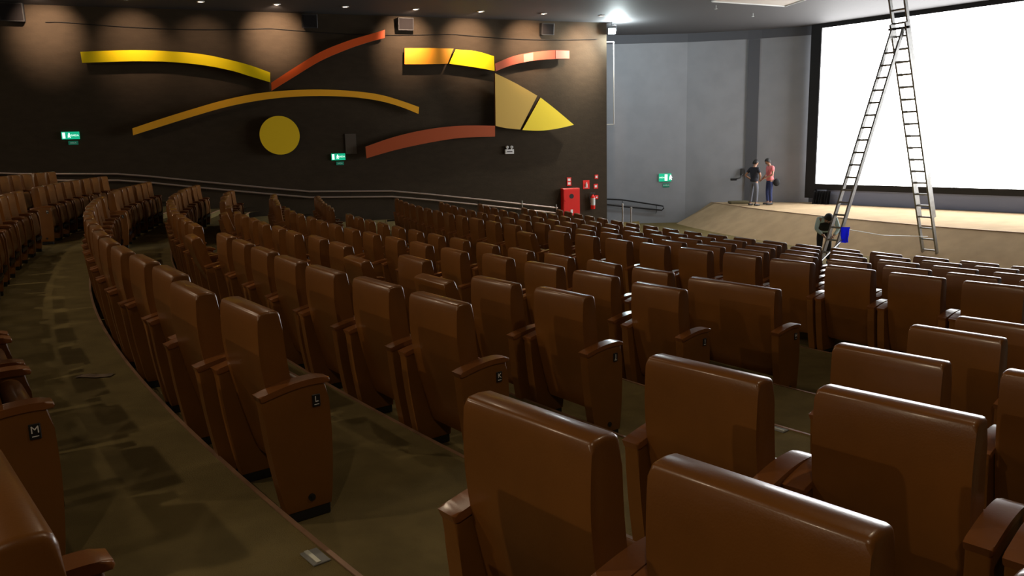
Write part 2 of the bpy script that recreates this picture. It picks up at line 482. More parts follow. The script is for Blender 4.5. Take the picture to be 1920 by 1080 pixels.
def place(row, s_left, idx, block, kind='plain', dr=0, w=BW, first=False, jit=True):
    """s_left is the arc position of the rear top left corner of the backrest"""
    global NSEAT
    Rr = rad(row, s_left)
    sc = s_left - w / 2 * R0 / Rr
    Rr = rad(row, sc)
    p = at(Rr + dr, sc); z = ROWS[row][1]
    if not any(in_view(at(Rr + dr - q, sc), z + h) for q, h in ((0, 1.05), (0, .5), (.5, .6))): return None
    key = kind if kind in ('plain', 'double', 'rec', 'fwd') else 'end' + row
    o = seat(kind if kind in ('plain', 'double', 'rec', 'fwd') else 'end', key)
    o.location = (p.x, p.y, z)
    slope = 0
    if row in 'KJIHGFEDC' and sc > 4: slope = -ROWS[row][2] / 16.0 * (R0 / Rr) * .9   # flattening turns the row slightly
    o.rotation_euler = (0, 0, ang(sc) - pi / 2 - math.atan(slope) * -1 + (random.uniform(-.012, .012) if jit else 0))
    st = {'plain': 'brown leather cinema seat', 'rec': 'reclined brown cinema seat', 'double': 'double-width brown cinema seat with H plate',
          'fwd': 'brown leather cinema seat'}.get(kind, 'brown cinema seat with lettered panel')
    o['label'] = '%s, %s %s' % (st, ORD[idx], block)
    o['category'] = 'seat'
    o['group'] = 'brown leather cinema seats in curved rows'
    NSEAT += 1
    return o
# middle block (between the near aisle and the far aisle): left corners of the first seats, then a regular pitch
def run(row, lefts, pitch, s_end, block, end=True, rec=(), drs=None):
    s = list(lefts)
    while s[-1] + pitch < s_end: s.append(s[-1] + pitch)
    for i, x in enumerate(s):
        kind = 'plain'
        if i in rec: kind = 'rec'
        if i == 0 and end: kind = 'end'
        place(row, x, i, block, kind, dr=(drs[i] if drs and i < len(drs) else random.uniform(-.02, .02)))
run('M', [1.62], .765, 13.5, 'left of near aisle in row M', drs=[-.07] * 8)
run('L', [1.68, 2.42, 3.20, 3.95, 4.68], .765, 13.5, 'left of near aisle in row L', drs=[-.03, .03, -.04, -.03, 0])
run('K', [1.80, 2.62, 3.44, 4.22, 5.02, 5.81], .80, 13.9, 'left of near aisle in row K', rec=(7,), drs=[0, 0, .03, .03, 0, -.02, -.04])
run('J', [2.07, 2.87, 3.68, 4.55, 5.38, 6.22, 7.10], .83, 13.9, 'left of near aisle in row J', rec=(2, 4, 13), drs=[0, .06, .02, -.08, .0, 0, -.04])
run('I', [2.35, 3.28, 4.16, 5.06, 5.92, 6.84], .86, 14.6, 'left of near aisle in row I', rec=(), drs=[.02, -.03, -.04, -.05, .02, 0])
place('H', 2.90, 0, 'from near aisle in row H', 'double', dr=.03, w=1.02)
for i, x in enumerate([3.87, 4.75, 5.65, 6.55, 7.46, 8.34, 9.2, 10.07, 10.93, 11.8, 12.67, 13.53, 14.4]): place('H', x, i + 1, 'left of near aisle in row H', 'plain')
# right block
run('M', [-.47 + 0 * .77], -1, -9, 'right of near aisle in row M') if False else None
def runr(row, lefts, pitch, n, block, drs=None, rec=()):
    s = list(lefts)
    while len(s) < n: s.append(s[-1] - pitch)
    for i, x in enumerate(s): place(row, x, i, block, 'rec' if i in rec else 'plain', dr=(drs[i] if drs and i < len(drs) else 0))
runr('M', [-.45], .77, 2, 'right of near aisle in row M', drs=[.075])
runr('L', [-.53, -1.25], .76, 4, 'right of near aisle in row L', drs=[0, 0])
runr('K', [-.28, -1.02], .77, 5, 'right of near aisle in row K', drs=[.07, -.02])
runr('J', [-.45, -1.26], .80, 5, 'right of near aisle in row J', drs=[0, -.06])
runr('I', [-.25, -1.08], .82, 5, 'right of near aisle in row I', drs=[-.03, 0])
runr('H', [-.05, -.90], .84, 6, 'right of near aisle in row H', drs=[.05, 0])
# far-left block beyond the second aisle
for row, se, le, ph in (('N', 14.3, 21.0, .77), ('M', 14.25, 20.6, .76), ('L', 14.25, 19.9, .765), ('K', 14.9, 20.3, .80), ('J', 15.2, 20.6, .83), ('I', 15.5, 21.2, .86), ('H', 16.0, 22.2, .87)):
    x = se + .58; i = 0
    while x < le:
        place(row, x, i, 'beyond far aisle in row %s' % row, 'end' if i == 0 else 'plain', dr=random.uniform(-.03, .03)); x += ph; i += 1
# five rows beyond the walkway, unbroken
for row, le, pt in (('G', 20.9, .885), ('F', 20.9, .93), ('E', 21.2, .965), ('D', 21.5, 1.0), ('C', 21.8, 1.04)):
    i = 0; x = le
    meas = {'G': [6.96, 6.06, 5.12, 4.27, 3.42, 2.56, 1.66, .76, -.14, -1.0]}.get(row)
    # keep the same phase in every row so that the backs line up radially
    xs = []
    y = 2.56 - (.02 if row != 'G' else 0)
    k = 0
    while y - k * pt > -2.2: k += 1
    x0 = y - k * pt
    j = 0
    while x0 + j * pt <= le: xs.append(x0 + j * pt); j += 1
    xs = xs[::-1]
    for i, x in enumerate(xs):
        place(row, x, min(i, 29), 'from the left end of %s' % ROWNAME[row], 'rec' if (row == 'G' and abs(x - 9.7) < .44) else 'plain')
print('SEATS', NSEAT)

# ------------------------------------------------------------------ relief on the left wall
def wp(u, z, off): p = W0 + DW * u + NW * off; return Vector((p.x, p.y, z))
def relief(name, top, bot, m, label, off0=.15, off1=.27, cat='wall relief', tip=None, edge=None):
    """top edge and bottom edge as (u, z) lists; a solid panel standing off the wall"""
    T = catmull([Vector(p) for p in top], 5) if len(top) > 2 else [Vector(p) for p in top]
    B = catmull([Vector(p) for p in bot], 5) if len(bot) > 2 else [Vector(p) for p in bot]
    loop = T + B
    loop2 = []
    for p in loop:
        if not loop2 or (p - loop2[-1]).length > .02: loop2.append(p)
    if (loop2[0] - loop2[-1]).length < .02: loop2.pop()
    bm = bmesh.new()
    a = [bm.verts.new(wp(p.x, p.y, off1)) for p in loop2]; b = [bm.verts.new(wp(p.x, p.y, off0)) for p in loop2]
    f = bm.faces.new(a); bm.faces.new(b[::-1]); n = len(a)
    sides = []
    for i in range(n): sides.append(bm.faces.new((a[i], b[i], b[(i + 1) % n], a[(i + 1) % n])))
    bm.normal_update()
    for s in sides: s.material_index = 1
    o = link(name, bm, [m, PEDGE], smooth=False)
    tag(o, label, cat, 'coloured relief shapes on the dark side wall')
    return o
relief('wall_relief', [(16.68, 4.59), (16.02, 4.63), (15.18, 4.66), (14.33, 4.64), (13.46, 4.57), (12.72, 4.42), (12.12, 4.26), (11.58, 4.06)],
       [(11.6, 3.77), (12.15, 3.94), (12.74, 4.12), (13.49, 4.26), (14.36, 4.34), (15.21, 4.35), (16.05, 4.32), (16.67, 4.29)], YEL,
       'bright yellow arched band at the upper left of the dark wall')
relief('wall_relief', [(11.57, 3.76), (10.87, 4.2), (10.03, 4.69), (9.19, 5.03), (8.5, 5.24), (7.98, 5.4)],
       [(8.0, 5.15), (8.52, 5.01), (9.2, 4.78), (10.05, 4.42), (10.89, 3.93), (11.58, 3.52)], RED, 'red-orange band rising to the right from the yellow one')
relief('wall_relief', [(15.56, 2.46), (14.8, 2.71), (13.89, 2.99), (12.97, 3.25), (12.03, 3.44), (11.08, 3.53), (10.1, 3.56), (9.11, 3.51), (8.26, 3.4), (7.58, 3.21), (6.98, 3.0)],
       [(7.01, 2.78), (7.59, 3.01), (8.27, 3.2), (9.12, 3.32), (10.12, 3.36), (11.09, 3.33), (12.05, 3.22), (12.99, 3.03), (13.91, 2.77), (14.82, 2.49), (15.56, 2.26)], ORG,
       'long thin orange arch spanning above the yellow disc')
bm = bmesh.new()
c = (11.43, 2.18)
rings = [[bm.verts.new(wp(c[0] + cos(t * 2 * pi / 48) * .60, c[1] + sin(t * 2 * pi / 48) * .59, o_)) for t in range(48)] for o_ in (.10, .22)]
bm.faces.new(rings[1]); bm.faces.new(rings[0][::-1])
for i in range(48):
    f = bm.faces.new((rings[0][i], rings[0][(i + 1) % 48], rings[1][(i + 1) % 48], rings[1][i])); f.material_index = 1
o = link('wall_relief', bm, [mat('mustard_disc', (.88, .60, .01), .5), PEDGE], smooth=False); tag(o, 'round mustard yellow disc under the orange arch', 'wall relief', 'coloured relief shapes on the dark side wall')
relief('wall_relief', [(7.37, 4.85), (6.6, 4.865), (5.74, 4.86)], [(5.96, 4.38), (6.7, 4.355), (7.4, 4.35)], mat('amber_panel', (.78, .32, .015), .45), 'short orange panel left of the slanted gap, upper middle')
relief('wall_relief', [(5.67, 4.84), (4.97, 4.79), (4.34, 4.64)], [(4.33, 4.16), (4.99, 4.27), (5.91, 4.38)], YEL, 'short bright yellow panel right of the slanted gap, upper middle')
po = relief('wall_relief', [(4.31, 4.4), (3.65, 4.65), (2.87, 4.8), (2.07, 4.87), (1.57, 4.86)], [(1.57, 4.59), (2.08, 4.58), (2.87, 4.52), (3.66, 4.37), (4.3, 4.15)], PINK,
            'faded red band with pale patches at the upper right end')
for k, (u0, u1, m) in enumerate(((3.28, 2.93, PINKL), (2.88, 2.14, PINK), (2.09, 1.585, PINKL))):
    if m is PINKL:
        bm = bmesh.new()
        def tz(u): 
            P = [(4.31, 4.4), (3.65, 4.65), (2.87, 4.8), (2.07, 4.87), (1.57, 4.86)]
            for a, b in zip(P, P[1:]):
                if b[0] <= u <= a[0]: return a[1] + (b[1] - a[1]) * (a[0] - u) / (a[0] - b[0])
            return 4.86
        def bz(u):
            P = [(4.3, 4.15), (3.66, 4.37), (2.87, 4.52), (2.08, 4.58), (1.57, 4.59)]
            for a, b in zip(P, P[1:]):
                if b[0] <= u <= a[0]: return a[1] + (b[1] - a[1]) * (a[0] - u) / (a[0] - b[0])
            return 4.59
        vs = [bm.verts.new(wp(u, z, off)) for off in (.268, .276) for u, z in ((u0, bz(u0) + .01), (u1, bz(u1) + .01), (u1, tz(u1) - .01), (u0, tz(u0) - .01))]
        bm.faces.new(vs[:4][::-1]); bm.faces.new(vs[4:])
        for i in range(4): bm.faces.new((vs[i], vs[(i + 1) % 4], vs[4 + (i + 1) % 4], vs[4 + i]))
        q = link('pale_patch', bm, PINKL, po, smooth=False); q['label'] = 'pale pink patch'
relief('wall_relief', [(4.32, 4.09), (3.58, 3.76), (2.8, 3.35)], [(3.46, 2.22), (4.0, 2.28), (4.35, 2.36)], OCH, 'large dull ochre panel with a slanted right edge')
relief('wall_relief', [(2.68, 3.29), (2.1, 2.87), (1.43, 2.35)], [(1.43, 2.345), (2.11, 2.22), (2.72, 2.17), (3.38, 2.2)], YEL2, 'pointed yellow triangular panel right of the ochre one')
relief('wall_relief', [(8.8, 1.77), (7.81, 2.07), (6.73, 2.28), (5.62, 2.38), (4.37, 2.36)], [(4.38, 2.0), (5.63, 1.98), (6.74, 1.84), (7.83, 1.64), (8.79, 1.4)], DRED,
       'dark red curved band low on the wall, below the ochre panel')

# ------------------------------------------------------------------ things fixed to the walls
def wbox(bm, u0, u1, z0, z1, o0, o1):
    vs = []
    for off in (o0, o1):
        for u, z in ((u0, z0), (u1, z0), (u1, z1), (u0, z1)): vs.append(bm.verts.new(wp(u, z, off)))
    bm.faces.new(vs[:4]); bm.faces.new(vs[4:][::-1])
    for i in range(4): bm.faces.new((vs[i], vs[4 + i], vs[4 + (i + 1) % 4], vs[(i + 1) % 4]))
WALLROT = (pi / 2, 0, atan2(-DW.y, -DW.x))       # text reading left to right on the left wall
def exit_sign(pos, rot, w, h, label, group=None, dim=True, wh='left'):
    """pos = centre on the wall, rot = z rotation, local x to the reader's right, -y out of the wall"""
    root = empty('exit_sign', pos, rot)
    bm = bmesh.new(); box(bm, (0, -.03, 0), (w, .05, h), bev=.006, seg=1); link('lit_panel', bm, GRNL, root)
    bm = bmesh.new()
    # running figure and door
    sx = -w * .26 if wh == 'left' else w * .17
    box(bm, (sx - .05, -.058, .0), (h * .34, .004, h * .78))
    link('door_mark', bm, SIGNW, root)
    bm = bmesh.new()
    fx = sx + h * .42
    cyl(bm, (fx, -.057, h * .26), (fx, -.061, h * .26), h * .085, 12)
    for a, b, r in (((fx, h * .18), (fx - h * .04, -h * .05), .035), ((fx - h * .04, -h * .05), (fx + h * .14, -h * .28), .028), ((fx - h * .04, -h * .05), (fx - h * .16, -h * .26), .028), ((fx, h * .12), (fx + h * .18, 0), .022), ((fx, h * .12), (fx - h * .16, h * .02), .022)):
        cyl(bm, (a[0], -.059, a[1]), (b[0], -.059, b[1]), r * h / .2 * .5, 6)
    link('running_figure', bm, SIGNW, root)
    text_obj('exit_word', 'SAÍDA', h * (.34 if wh == 'left' else .24), SIGNW, root, (w * .25 if wh == 'left' else -w * .27, -.058, 0), (pi / 2, 0, 0))
    if dim:
        bm = bmesh.new(); box(bm, (w * .1, -.012, -h * 1.0), (w * .55, .014, h * .5), bev=.003, seg=1); d = link('lower_plate', bm, GRND, root)
        text_obj('lower_word', 'SAÍDA', h * .28, SIGNWD, d, (w * .1, -.022, -h * 1.0), (pi / 2, 0, 0))
    tag(root, label, 'exit sign', group or 'green lit exit signs'); return root
wrz = atan2(-DW.y, -DW.x)
def wpos(u, z, off=.0): v = wp(u, z, off); return (v.x, v.y, v.z)
exit_sign(wpos(17.21, 2.29), wrz, .46, .21, 'green lit exit sign at the far left of the dark wall')
exit_sign(wpos(9.65, 1.47), wrz, .44, .21, 'green lit exit sign right of the yellow disc, above the rail')
# exit sign on the grey wall: (px 1243-1266, 321-336)
gd = (G[1] - G[0]).normalized()
def gpos(X, Z, off=0): 
    t = (X - G[0].x) / (G[1].x - G[0].x); p = G[0] + (G[1] - G[0]) * t; n = Vector((gd.y, -gd.x)); p = p + n * off; return Vector((p.x, p.y, Z))
exit_sign(gpos(6.36, .23), atan2(gd.y, gd.x), .50, .32, 'green lit exit sign on the grey wall beside the stage', wh='right')
# twin-headed emergency light (white, small)
root = empty('emergency_light', wpos(3.79, 1.54), wrz)
bm = bmesh.new(); box(bm, (0, -.04, -.06), (.32, .07, .16), bev=.008, seg=1); link('battery_box', bm, WHITE, root)
for x in (-.08, .08):
    bm = bmesh.new(); cyl(bm, (x, -.04, .02), (x, -.04, .06), .02, 10); cyl(bm, (x, -.02, .10), (x, -.09, .09), .05, 16); h = link('lamp_head', bm, WHITE, root)
    bm = bmesh.new(); cyl(bm, (x, -.088, .09), (x, -.094, .09), .04, 16); link('lens', bm, PLASTW, h)
bm = bmesh.new(); box(bm, (0, -.077, -.06), (.20, .004, .03)); link('dark_slot', bm, BLACK, root)
tag(root, 'small white twin-headed emergency light below the ochre panel', 'emergency light')
# blank square plate
bm = bmesh.new(); wbox(bm, 9.40, 9.05, 1.55, 2.19, 0, .03); o = link('wall_plate', bm, mat('brown_plate', (.075, .056, .04), .6), smooth=False); tag(o, 'plain brown square plate on the wall above the exit sign', 'plate')
# hose cabinet
root = empty('hose_cabinet', wpos(1.52, -.86), wrz)
bm = bmesh.new(); box(bm, (0, -.10, .50), (.66, .2, .98), bev=.008, seg=1); link('cabinet_body', bm, FIRE, root)
bm = bmesh.new(); box(bm, (0, -.208, .50), (.60, .015, .92), bev=.004, seg=1); dr = link('door', bm, FIRE, root)
bm = bmesh.new(); cyl(bm, (0, -.214, .71), (0, -.222, .71), .085, 24); link('round_window', bm, BLACK, dr)
bm = bmesh.new(); box(bm, (-.24, -.222, .55), (.03, .02, .05), bev=.004, seg=1); link('latch', bm, FIRE, dr)
bm = bmesh.new(); box(bm, (0, -.218, .17), (.09, .006, .13)); link('white_label', bm, WHITE, dr)
tag(root, 'tall red fire hose cabinet with a round black window', 'fire hose cabinet')
def small_sign(u, z, w, h, label, glyph):
    root = empty('safety_sign', wpos(u, z), wrz)
    bm = bmesh.new(); box(bm, (0, -.008, 0), (w, .012, h), bev=.002, seg=1); link('sign_plate', bm, FIRE, root)
    bm = bmesh.new()
    if glyph == 'two':
        for zz in (h * .22, -h * .22): box(bm, (0, -.016, zz), (w * .62, .004, h * .28))
    elif glyph == 'ext':
        cyl(bm, (0, -.016, -h * .25), (0, -.016, h * .12), w * .16, 10); cyl(bm, (0, -.016, h * .12), (w * .1, -.016, h * .28), w * .06, 8)
        box(bm, (w * -.02, -.016, -h * .32), (w * .5, .004, h * .08))
    else: box(bm, (0, -.016, 0), (w * .55, .004, h * .5))
    link('white_symbol', bm, WHITE, root); tag(root, label, 'safety sign', 'small red safety signs by the corner')
small_sign(1.52, .36, .17, .30, 'small red sign with two white symbols above hose cabinet', 'two')
small_sign(.84, .225, .26, .31, 'red extinguisher sign above the extinguisher', 'ext')
small_sign(.43, .49, .14, .15, 'tiny topmost red and white sign near the wall corner', 'sq')
small_sign(.455, .15, .17, .17, 'small red square sign just right of extinguisher sign', 'sq')
# call point
root = empty('fire_call_point', wpos(.445, -.245), wrz)
bm = bmesh.new(); box(bm, (0, -.03, 0), (.13, .05, .13), bev=.006, seg=1); link('housing', bm, FIRE, root)
bm = bmesh.new(); box(bm, (0, -.058, 0), (.06, .006, .05)); link('glass_pane', bm, WHITE, root)
tag(root, 'small red fire call point right of the extinguisher', 'call point')
# extinguisher
root = empty('fire_extinguisher', wpos(.62, -.66), wrz)
bm = bmesh.new()
prof = [(0, 0), (.075, 0), (.082, .02), (.082, .40), (.07, .455), (.035, .49), (.025, .50), (.025, .53), (0, .53)]
def lathe(bm, prof, c, n=20):
    rings = []
    for r, z in prof:
        if r == 0: rings.append([bm.verts.new((c[0], c[1], c[2] + z))])
        else: rings.append([bm.verts.new((c[0] + r * cos(2 * pi * k / n), c[1] + r * sin(2 * pi * k / n), c[2] + z)) for k in range(n)])
    for a, b in zip(rings, rings[1:]):
        for k in range(n):
            if len(a) == 1 and len(b) > 1: bm.faces.new((a[0], b[(k + 1) % n], b[k]))
            elif len(b) == 1 and len(a) > 1: bm.faces.new((a[k], a[(k + 1) % n], b[0]))
            elif len(a) > 1: bm.faces.new((a[k], a[(k + 1) % n], b[(k + 1) % n], b[k]))
lathe(bm, prof, (0, -.10, 0)); link('cylinder', bm, FIRE, root)
bm = bmesh.new(); tube(bm, [(0, -.10, .14), (0, -.10, .40)], .084, 20); link('paper_label', bm, PLASTW, root)
bm = bmesh.new(); box(bm, (.02, -.10, .555), (.12, .03, .03), bev=.004, seg=1); box(bm, (.03, -.10, .60), (.13, .02, .015)); link('valve', bm, BLACK, root)
bm = bmesh.new(); tube(bm, catmull([Vector(p) for p in ((-.03, -.10, .56), (-.11, -.11, .57), (-.13, -.12, .40), (-.11, -.13, .18))], 6), .012, 8); link('hose', bm, BLACK, root)
bm = bmesh.new(); box(bm, (0, -.012, .45), (.05, .03, .08)); link('wall_bracket', bm, BLACK, root)
tag(root, 'red fire extinguisher with white label hanging by the corner', 'fire extinguisher')
# loudspeakers
def speaker(u, z, w, h, label, rot=0.0):
    root = empty('loudspeaker', wpos(u, z, .0), wrz)
    bm = bmesh.new()
    prof = [(-.10, -h / 2 + .03), (-.28, -h / 2 - .0), (-.34, h / 2 - .02), (-.12, h / 2)]
    prism(bm, prof[::-1], 'x', -w / 2, w / 2, bev=.01, seg=1)
    link('cabinet', bm, mat('speaker_black', (.008, .008, .008), .6) if 'speaker_black' not in bpy.data.materials else bpy.data.materials['speaker_black'], root)
    bm = bmesh.new()
    prof = [(-.282, -h / 2 + .03), (-.292, -h / 2 + .03), (-.350, h / 2 - .05), (-.340, h / 2 - .05)]
    prism(bm, prof[::-1], 'x', -w / 2 + .03, w / 2 - .03)
    link('grille', bm, mat('speaker_grille', (.014, .012, .012), .9, bump=.5, bscale=200, spec=.1) if 'speaker_grille' not in bpy.data.materials else bpy.data.materials['speaker_grille'], root)
    bm = bmesh.new(); box(bm, (0, -.06, .0), (.06, .10, .12)); link('bracket', bm, BLACK, root)
    tag(root, label, 'loudspeaker', 'black loudspeakers high on the brown wall')
speaker(7.30, 5.60, .50, .40, 'black loudspeaker high between the first two lit patches')
speaker(2.38, 5.56, .46, .40, 'black loudspeaker high above the faded red band')
speaker(10.30, 5.60, .46, .42, 'dark loudspeaker above the red-orange band')
speaker(18.25, 5.62, .60, .50, 'dark loudspeaker in the top left corner')
# slack cable along the wall top
bm = bmesh.new(); pts = []
for i in range(60):
    u = 17.5 - i * .29
    pts.append(wp(u, 5.42 - .10 * abs(sin(u * .55)) - .006 * (17.5 - u) ** 1.0, .03))
tube(bm, pts, .010, 6); o = link('wall_cable', bm, BLACK); tag(o, 'thin dark cable sagging along the top of the brown wall', 'cable')
# handrails on the left wall
U_RAIL = [(20.0, 1.36), (18.55, 1.25), (16.1, 1.16), (15.25, 1.06), (13.78, .84), (11.93, .58), (10.64, .41), (7.98, .31), (6.81, .16), (4.94, -.11), (2.04, -.55)]
L_RAIL = [(u, z - .185) for u, z in U_RAIL]
root = empty('handrail', wpos(10.6, -.7, .0), 0); 
for nm, P, off in (('upper_rail', U_RAIL, .14), ('lower_rail', L_RAIL, .14)):
    bm = bmesh.new(); tube(bm, [wp(u, z, off) for u, z in P], .027, 10); rel(link(nm, bm, STEEL), root)
i = 0
u = 19.5
while u > 2.1:
    z = [a[1] + (b[1] - a[1]) * (a[0] - u) / (a[0] - b[0]) for a, b in zip(U_RAIL, U_RAIL[1:]) if b[0] <= u <= a[0]][0]
    bm = bmesh.new(); tube(bm, [wp(u, z, .14), wp(u, z - .19, .14), wp(u, z - .24, .0)], .012, 6); rel(link('rail_bracket', bm, DARKM), root)
    u -= 1.45
for u in (3.4, 2.1):
    z = -.11 + (-.55 + .11) * (4.94 - u) / (4.94 - 2.04)
    bm = bmesh.new(); tube(bm, [wp(u, z + .12, .16), wp(u, FRONT_Z, .16)], .022, 8); rel(link('rail_post', bm, ALU), root)
tag(root, 'double steel handrail descending along the brown wall', 'handrail')
# railing of the grey wall
root = empty('handrail', (4.5, 32.8, -.6), 0)
bm = bmesh.new()
loop = [gpos(3.9, -.64 + .06, .15), gpos(4.6, -.67 + .04, .15), gpos(6.15, -.90, .15), gpos(6.27, -.93, .15), gpos(6.30, -1.01, .15), gpos(6.22, -1.09, .15), gpos(4.6, -.90, .15), gpos(3.9, -.80, .15)]
tube(bm, loop, .03, 10); rel(link('rail_loop', bm, BLKRAIL), root)
for X in (4.6, 6.0):
    bm = bmesh.new(); z = -.65 - (X - 4.6) * .15; tube(bm, [gpos(X, z - .02, .15), gpos(X, z - .30, .15), gpos(X, z - .36, .0)], .014, 6); rel(link('rail_bracket', bm, BLKRAIL), root)
tag(root, 'black looped handrail on the grey wall', 'handrail')
# vertical light frame at the wall corner (px 1143-1151, 75-222)
root = empty('cable_frame', (W0.x + .22, W0.y + .45, 2.0))
bm = bmesh.new()
x0, y0 = W0.x + .10, W0.y + .35
for a, b in (((x0, y0, 5.25), (x0 + .20, y0, 5.25)), ((x0 + .20, y0, 5.25), (x0 + .20, y0, 2.35)), ((x0 + .20, y0, 2.35), (x0, y0, 2.35))): tube(bm, [a, b], .02, 6)
rel(link('frame_tube', bm, PALE), root)
bm = bmesh.new(); tube(bm, [(x0, y0, 5.25), (x0 - .2, y0, 5.25)], .02, 6); tube(bm, [(x0, y0, 2.35), (x0 - .2, y0, 2.35)], .02, 6); rel(link('wall_arm', bm, PALE), root)
tag(root, 'tall thin metal frame standing out behind the wall corner', 'metal frame')
# wall bracket on the grey wall near the pilaster
root = empty('wall_camera', (9.30, 32.4, .25))
p = Vector((9.1, 32.42, .12))
bm = bmesh.new(); box(bm, p + Vector((.25, -.02, .28)), (.12, .1, .28), bev=.01, seg=1); rel(link('mount_plate', bm, BLACK), root)
bm = bmesh.new(); tube(bm, [p + Vector((.25, -.05, .2)), p + Vector((.15, -.12, .06)), p + Vector((-.1, -.15, .0))], .03, 8); rel(link('bent_arm', bm, BLACK), root)
bm = bmesh.new(); box(bm, p + Vector((-.12, -.15, .0)), (.24, .1, .09), bev=.01, seg=1); rel(link('camera_head', bm, DARKM), root)
tag(root, 'small black bracket on the grey wall left of the standing people', 'bracket')

# ------------------------------------------------------------------ lights
def spot(name, loc, target, power, size, col, blend=.6, rad_=.05):
    L = bpy.data.lights.new(name, 'SPOT'); L.energy = power; L.spot_size = size; L.spot_blend = blend; L.color = col; L.shadow_soft_size = rad_
    o = bpy.data.objects.new(name, L); COL.objects.link(o); o.location = loc
    d = Vector(target) - Vector(loc); o.rotation_euler = d.to_track_quat('-Z', 'Y').to_euler(); return o
def downlight(x, y, label, lit=LAMPW, tilt=None, group='recessed ceiling downlights'):
    root = empty('ceiling_downlight', (x, y, CEIL))
    bm = bmesh.new()
    lathe(bm, [(.075, -.002), (.11, -.002), (.112, -.014), (.08, -.022), (.075, -.012)], (0, 0, 0), 20); link('trim_ring', bm, PLASTW, root)
    bm = bmesh.new(); lathe(bm, [(0, -.006), (.075, -.006), (.07, -.010), (0, -.012)], (0, 0, 0), 16); link('lens', bm, lit, root)
    tag(root, label, 'downlight', group); return root
WARM = (1, .62, .38)
# wall washers near the brown wall: u along the wall, brightness
for k, (u, pw, tz, lab) in enumerate(((17.5, .9, 5.2, 'leftmost'), (15.3, .42, 4.9, 'second from left'), (13.4, .22, 4.7, 'third from left'), (11.35, 1.25, 5.2, 'left of the red-orange band'), (9.4, .0, 5.2, 'the unlit one'),
                                  (7.27, 1.1, 5.1, 'over the short orange panel'), (5.18, 1.15, 5.05, 'over the bright yellow panel'), (3.04, 1.25, 5.0, 'over the faded red band'), (.95, 1.1, 4.95, 'nearest the wall corner'))):
    p = wp(u, CEIL, 1.5)
    downlight(p.x, p.y, 'small recessed ceiling spotlight on the brown wall, ' + lab, group='recessed spotlights along the brown wall')
    if pw: spot('wall_wash', (p.x, p.y, CEIL - .03), wp(u, tz, 0), WASH * pw, radians(74), (1, .70, .50), 1.0, .04)
# house lights
for k, (s, r, pw, tr) in enumerate(((15, 54, .36, 38), (1.5, 56.0, .40, 38), (-10, 53, .20, 37), (-4, 44.6, .10, 42), (3.0, 45.4, .11, 43), (9.5, 44.6, .11, 42), (16.5, 44.6, .05, 42), (7, 38.5, .065, 38.3), (-2, 38.0, .05, 37.8))):
    p = at(r, s); q = at(tr, s)
    downlight(p.x, p.y, 'round recessed ceiling light over the %s part of the rear rows' % ORD[k], group='house downlights over the seats')
    spot('house_light', (p.x, p.y, CEIL - .03), (q.x, q.y, 0), HOUSE * pw, radians(140), (1, .80, .56), .7, .07)
# corner floodlight
root = empty('floodlight', (W0.x + .15, W0.y - .2, 5.55))
bm = bmesh.new(); box(bm, (0, 0, 0), (.26, .12, .2), bev=.01, seg=1); link('housing', bm, PLASTW, root)
bm = bmesh.new(); box(bm, (0, -.066, 0), (.22, .012, .16)); link('lens', bm, LAMPC, root)
bm = bmesh.new(); tube(bm, [(-.16, 0, 0), (-.16, 0, .2), (.16, 0, .2), (.16, 0, 0)], .01, 6); tube(bm, [(0, 0, .2), (0, 0, .313)], .012, 6); link('yoke', bm, DARKM, root)
tag(root, 'small bright white work light at the corner of the brown wall', 'floodlight')
L = bpy.data.lights.new('flood', 'POINT'); L.energy = FLOOD; L.color = (.85, .98, 1); L.shadow_soft_size = .08
o = bpy.data.objects.new('flood', L); COL.objects.link(o); o.location = (W0.x + .34, W0.y - .32, 5.48)
spot('flood_beam', (W0.x + .30, W0.y - .85, 5.52), wp(7.5, -.4, .8), 1100, radians(120), (1, .93, .78), .9, .08)
for x, y in ((4.6, 23.5), (9.6, 13.6)):  # out-of-view ceiling lamps, added to brighten the stage slope
    downlight(x, y, 'added ceiling light brightening the sloping stage front, ' + ('left' if x < 9 else 'right'), group='added fill lights over the stage slope')
    spot('slope_fill_light', (x, y, CEIL - .03), (x + 3.6, y + 3.6, -1.2), HOUSE * .14, radians(110), (1, .84, .64), .9, .07)
# sprinklers / ceiling panel
for (x, y, l) in ((3.6, 24.0, 'small ceiling sprinkler right of the last spotlight'), (6.6, 26.2, 'small ceiling sprinkler over the stage side'), (8.3, 28.0, 'small ceiling sprinkler nearest the grey wall')):
    root = empty('ceiling_sprinkler', (x, y, CEIL))
    bm = bmesh.new(); cyl(bm, (0, 0, 0), (0, 0, -.10), .014, 8); link('pipe', bm, PLASTW, root)
    bm = bmesh.new(); cyl(bm, (0, 0, -.10), (0, 0, -.115), .04, 12); link('deflector', bm, PLASTW, root)
    tag(root, l, 'sprinkler', 'ceiling sprinklers')

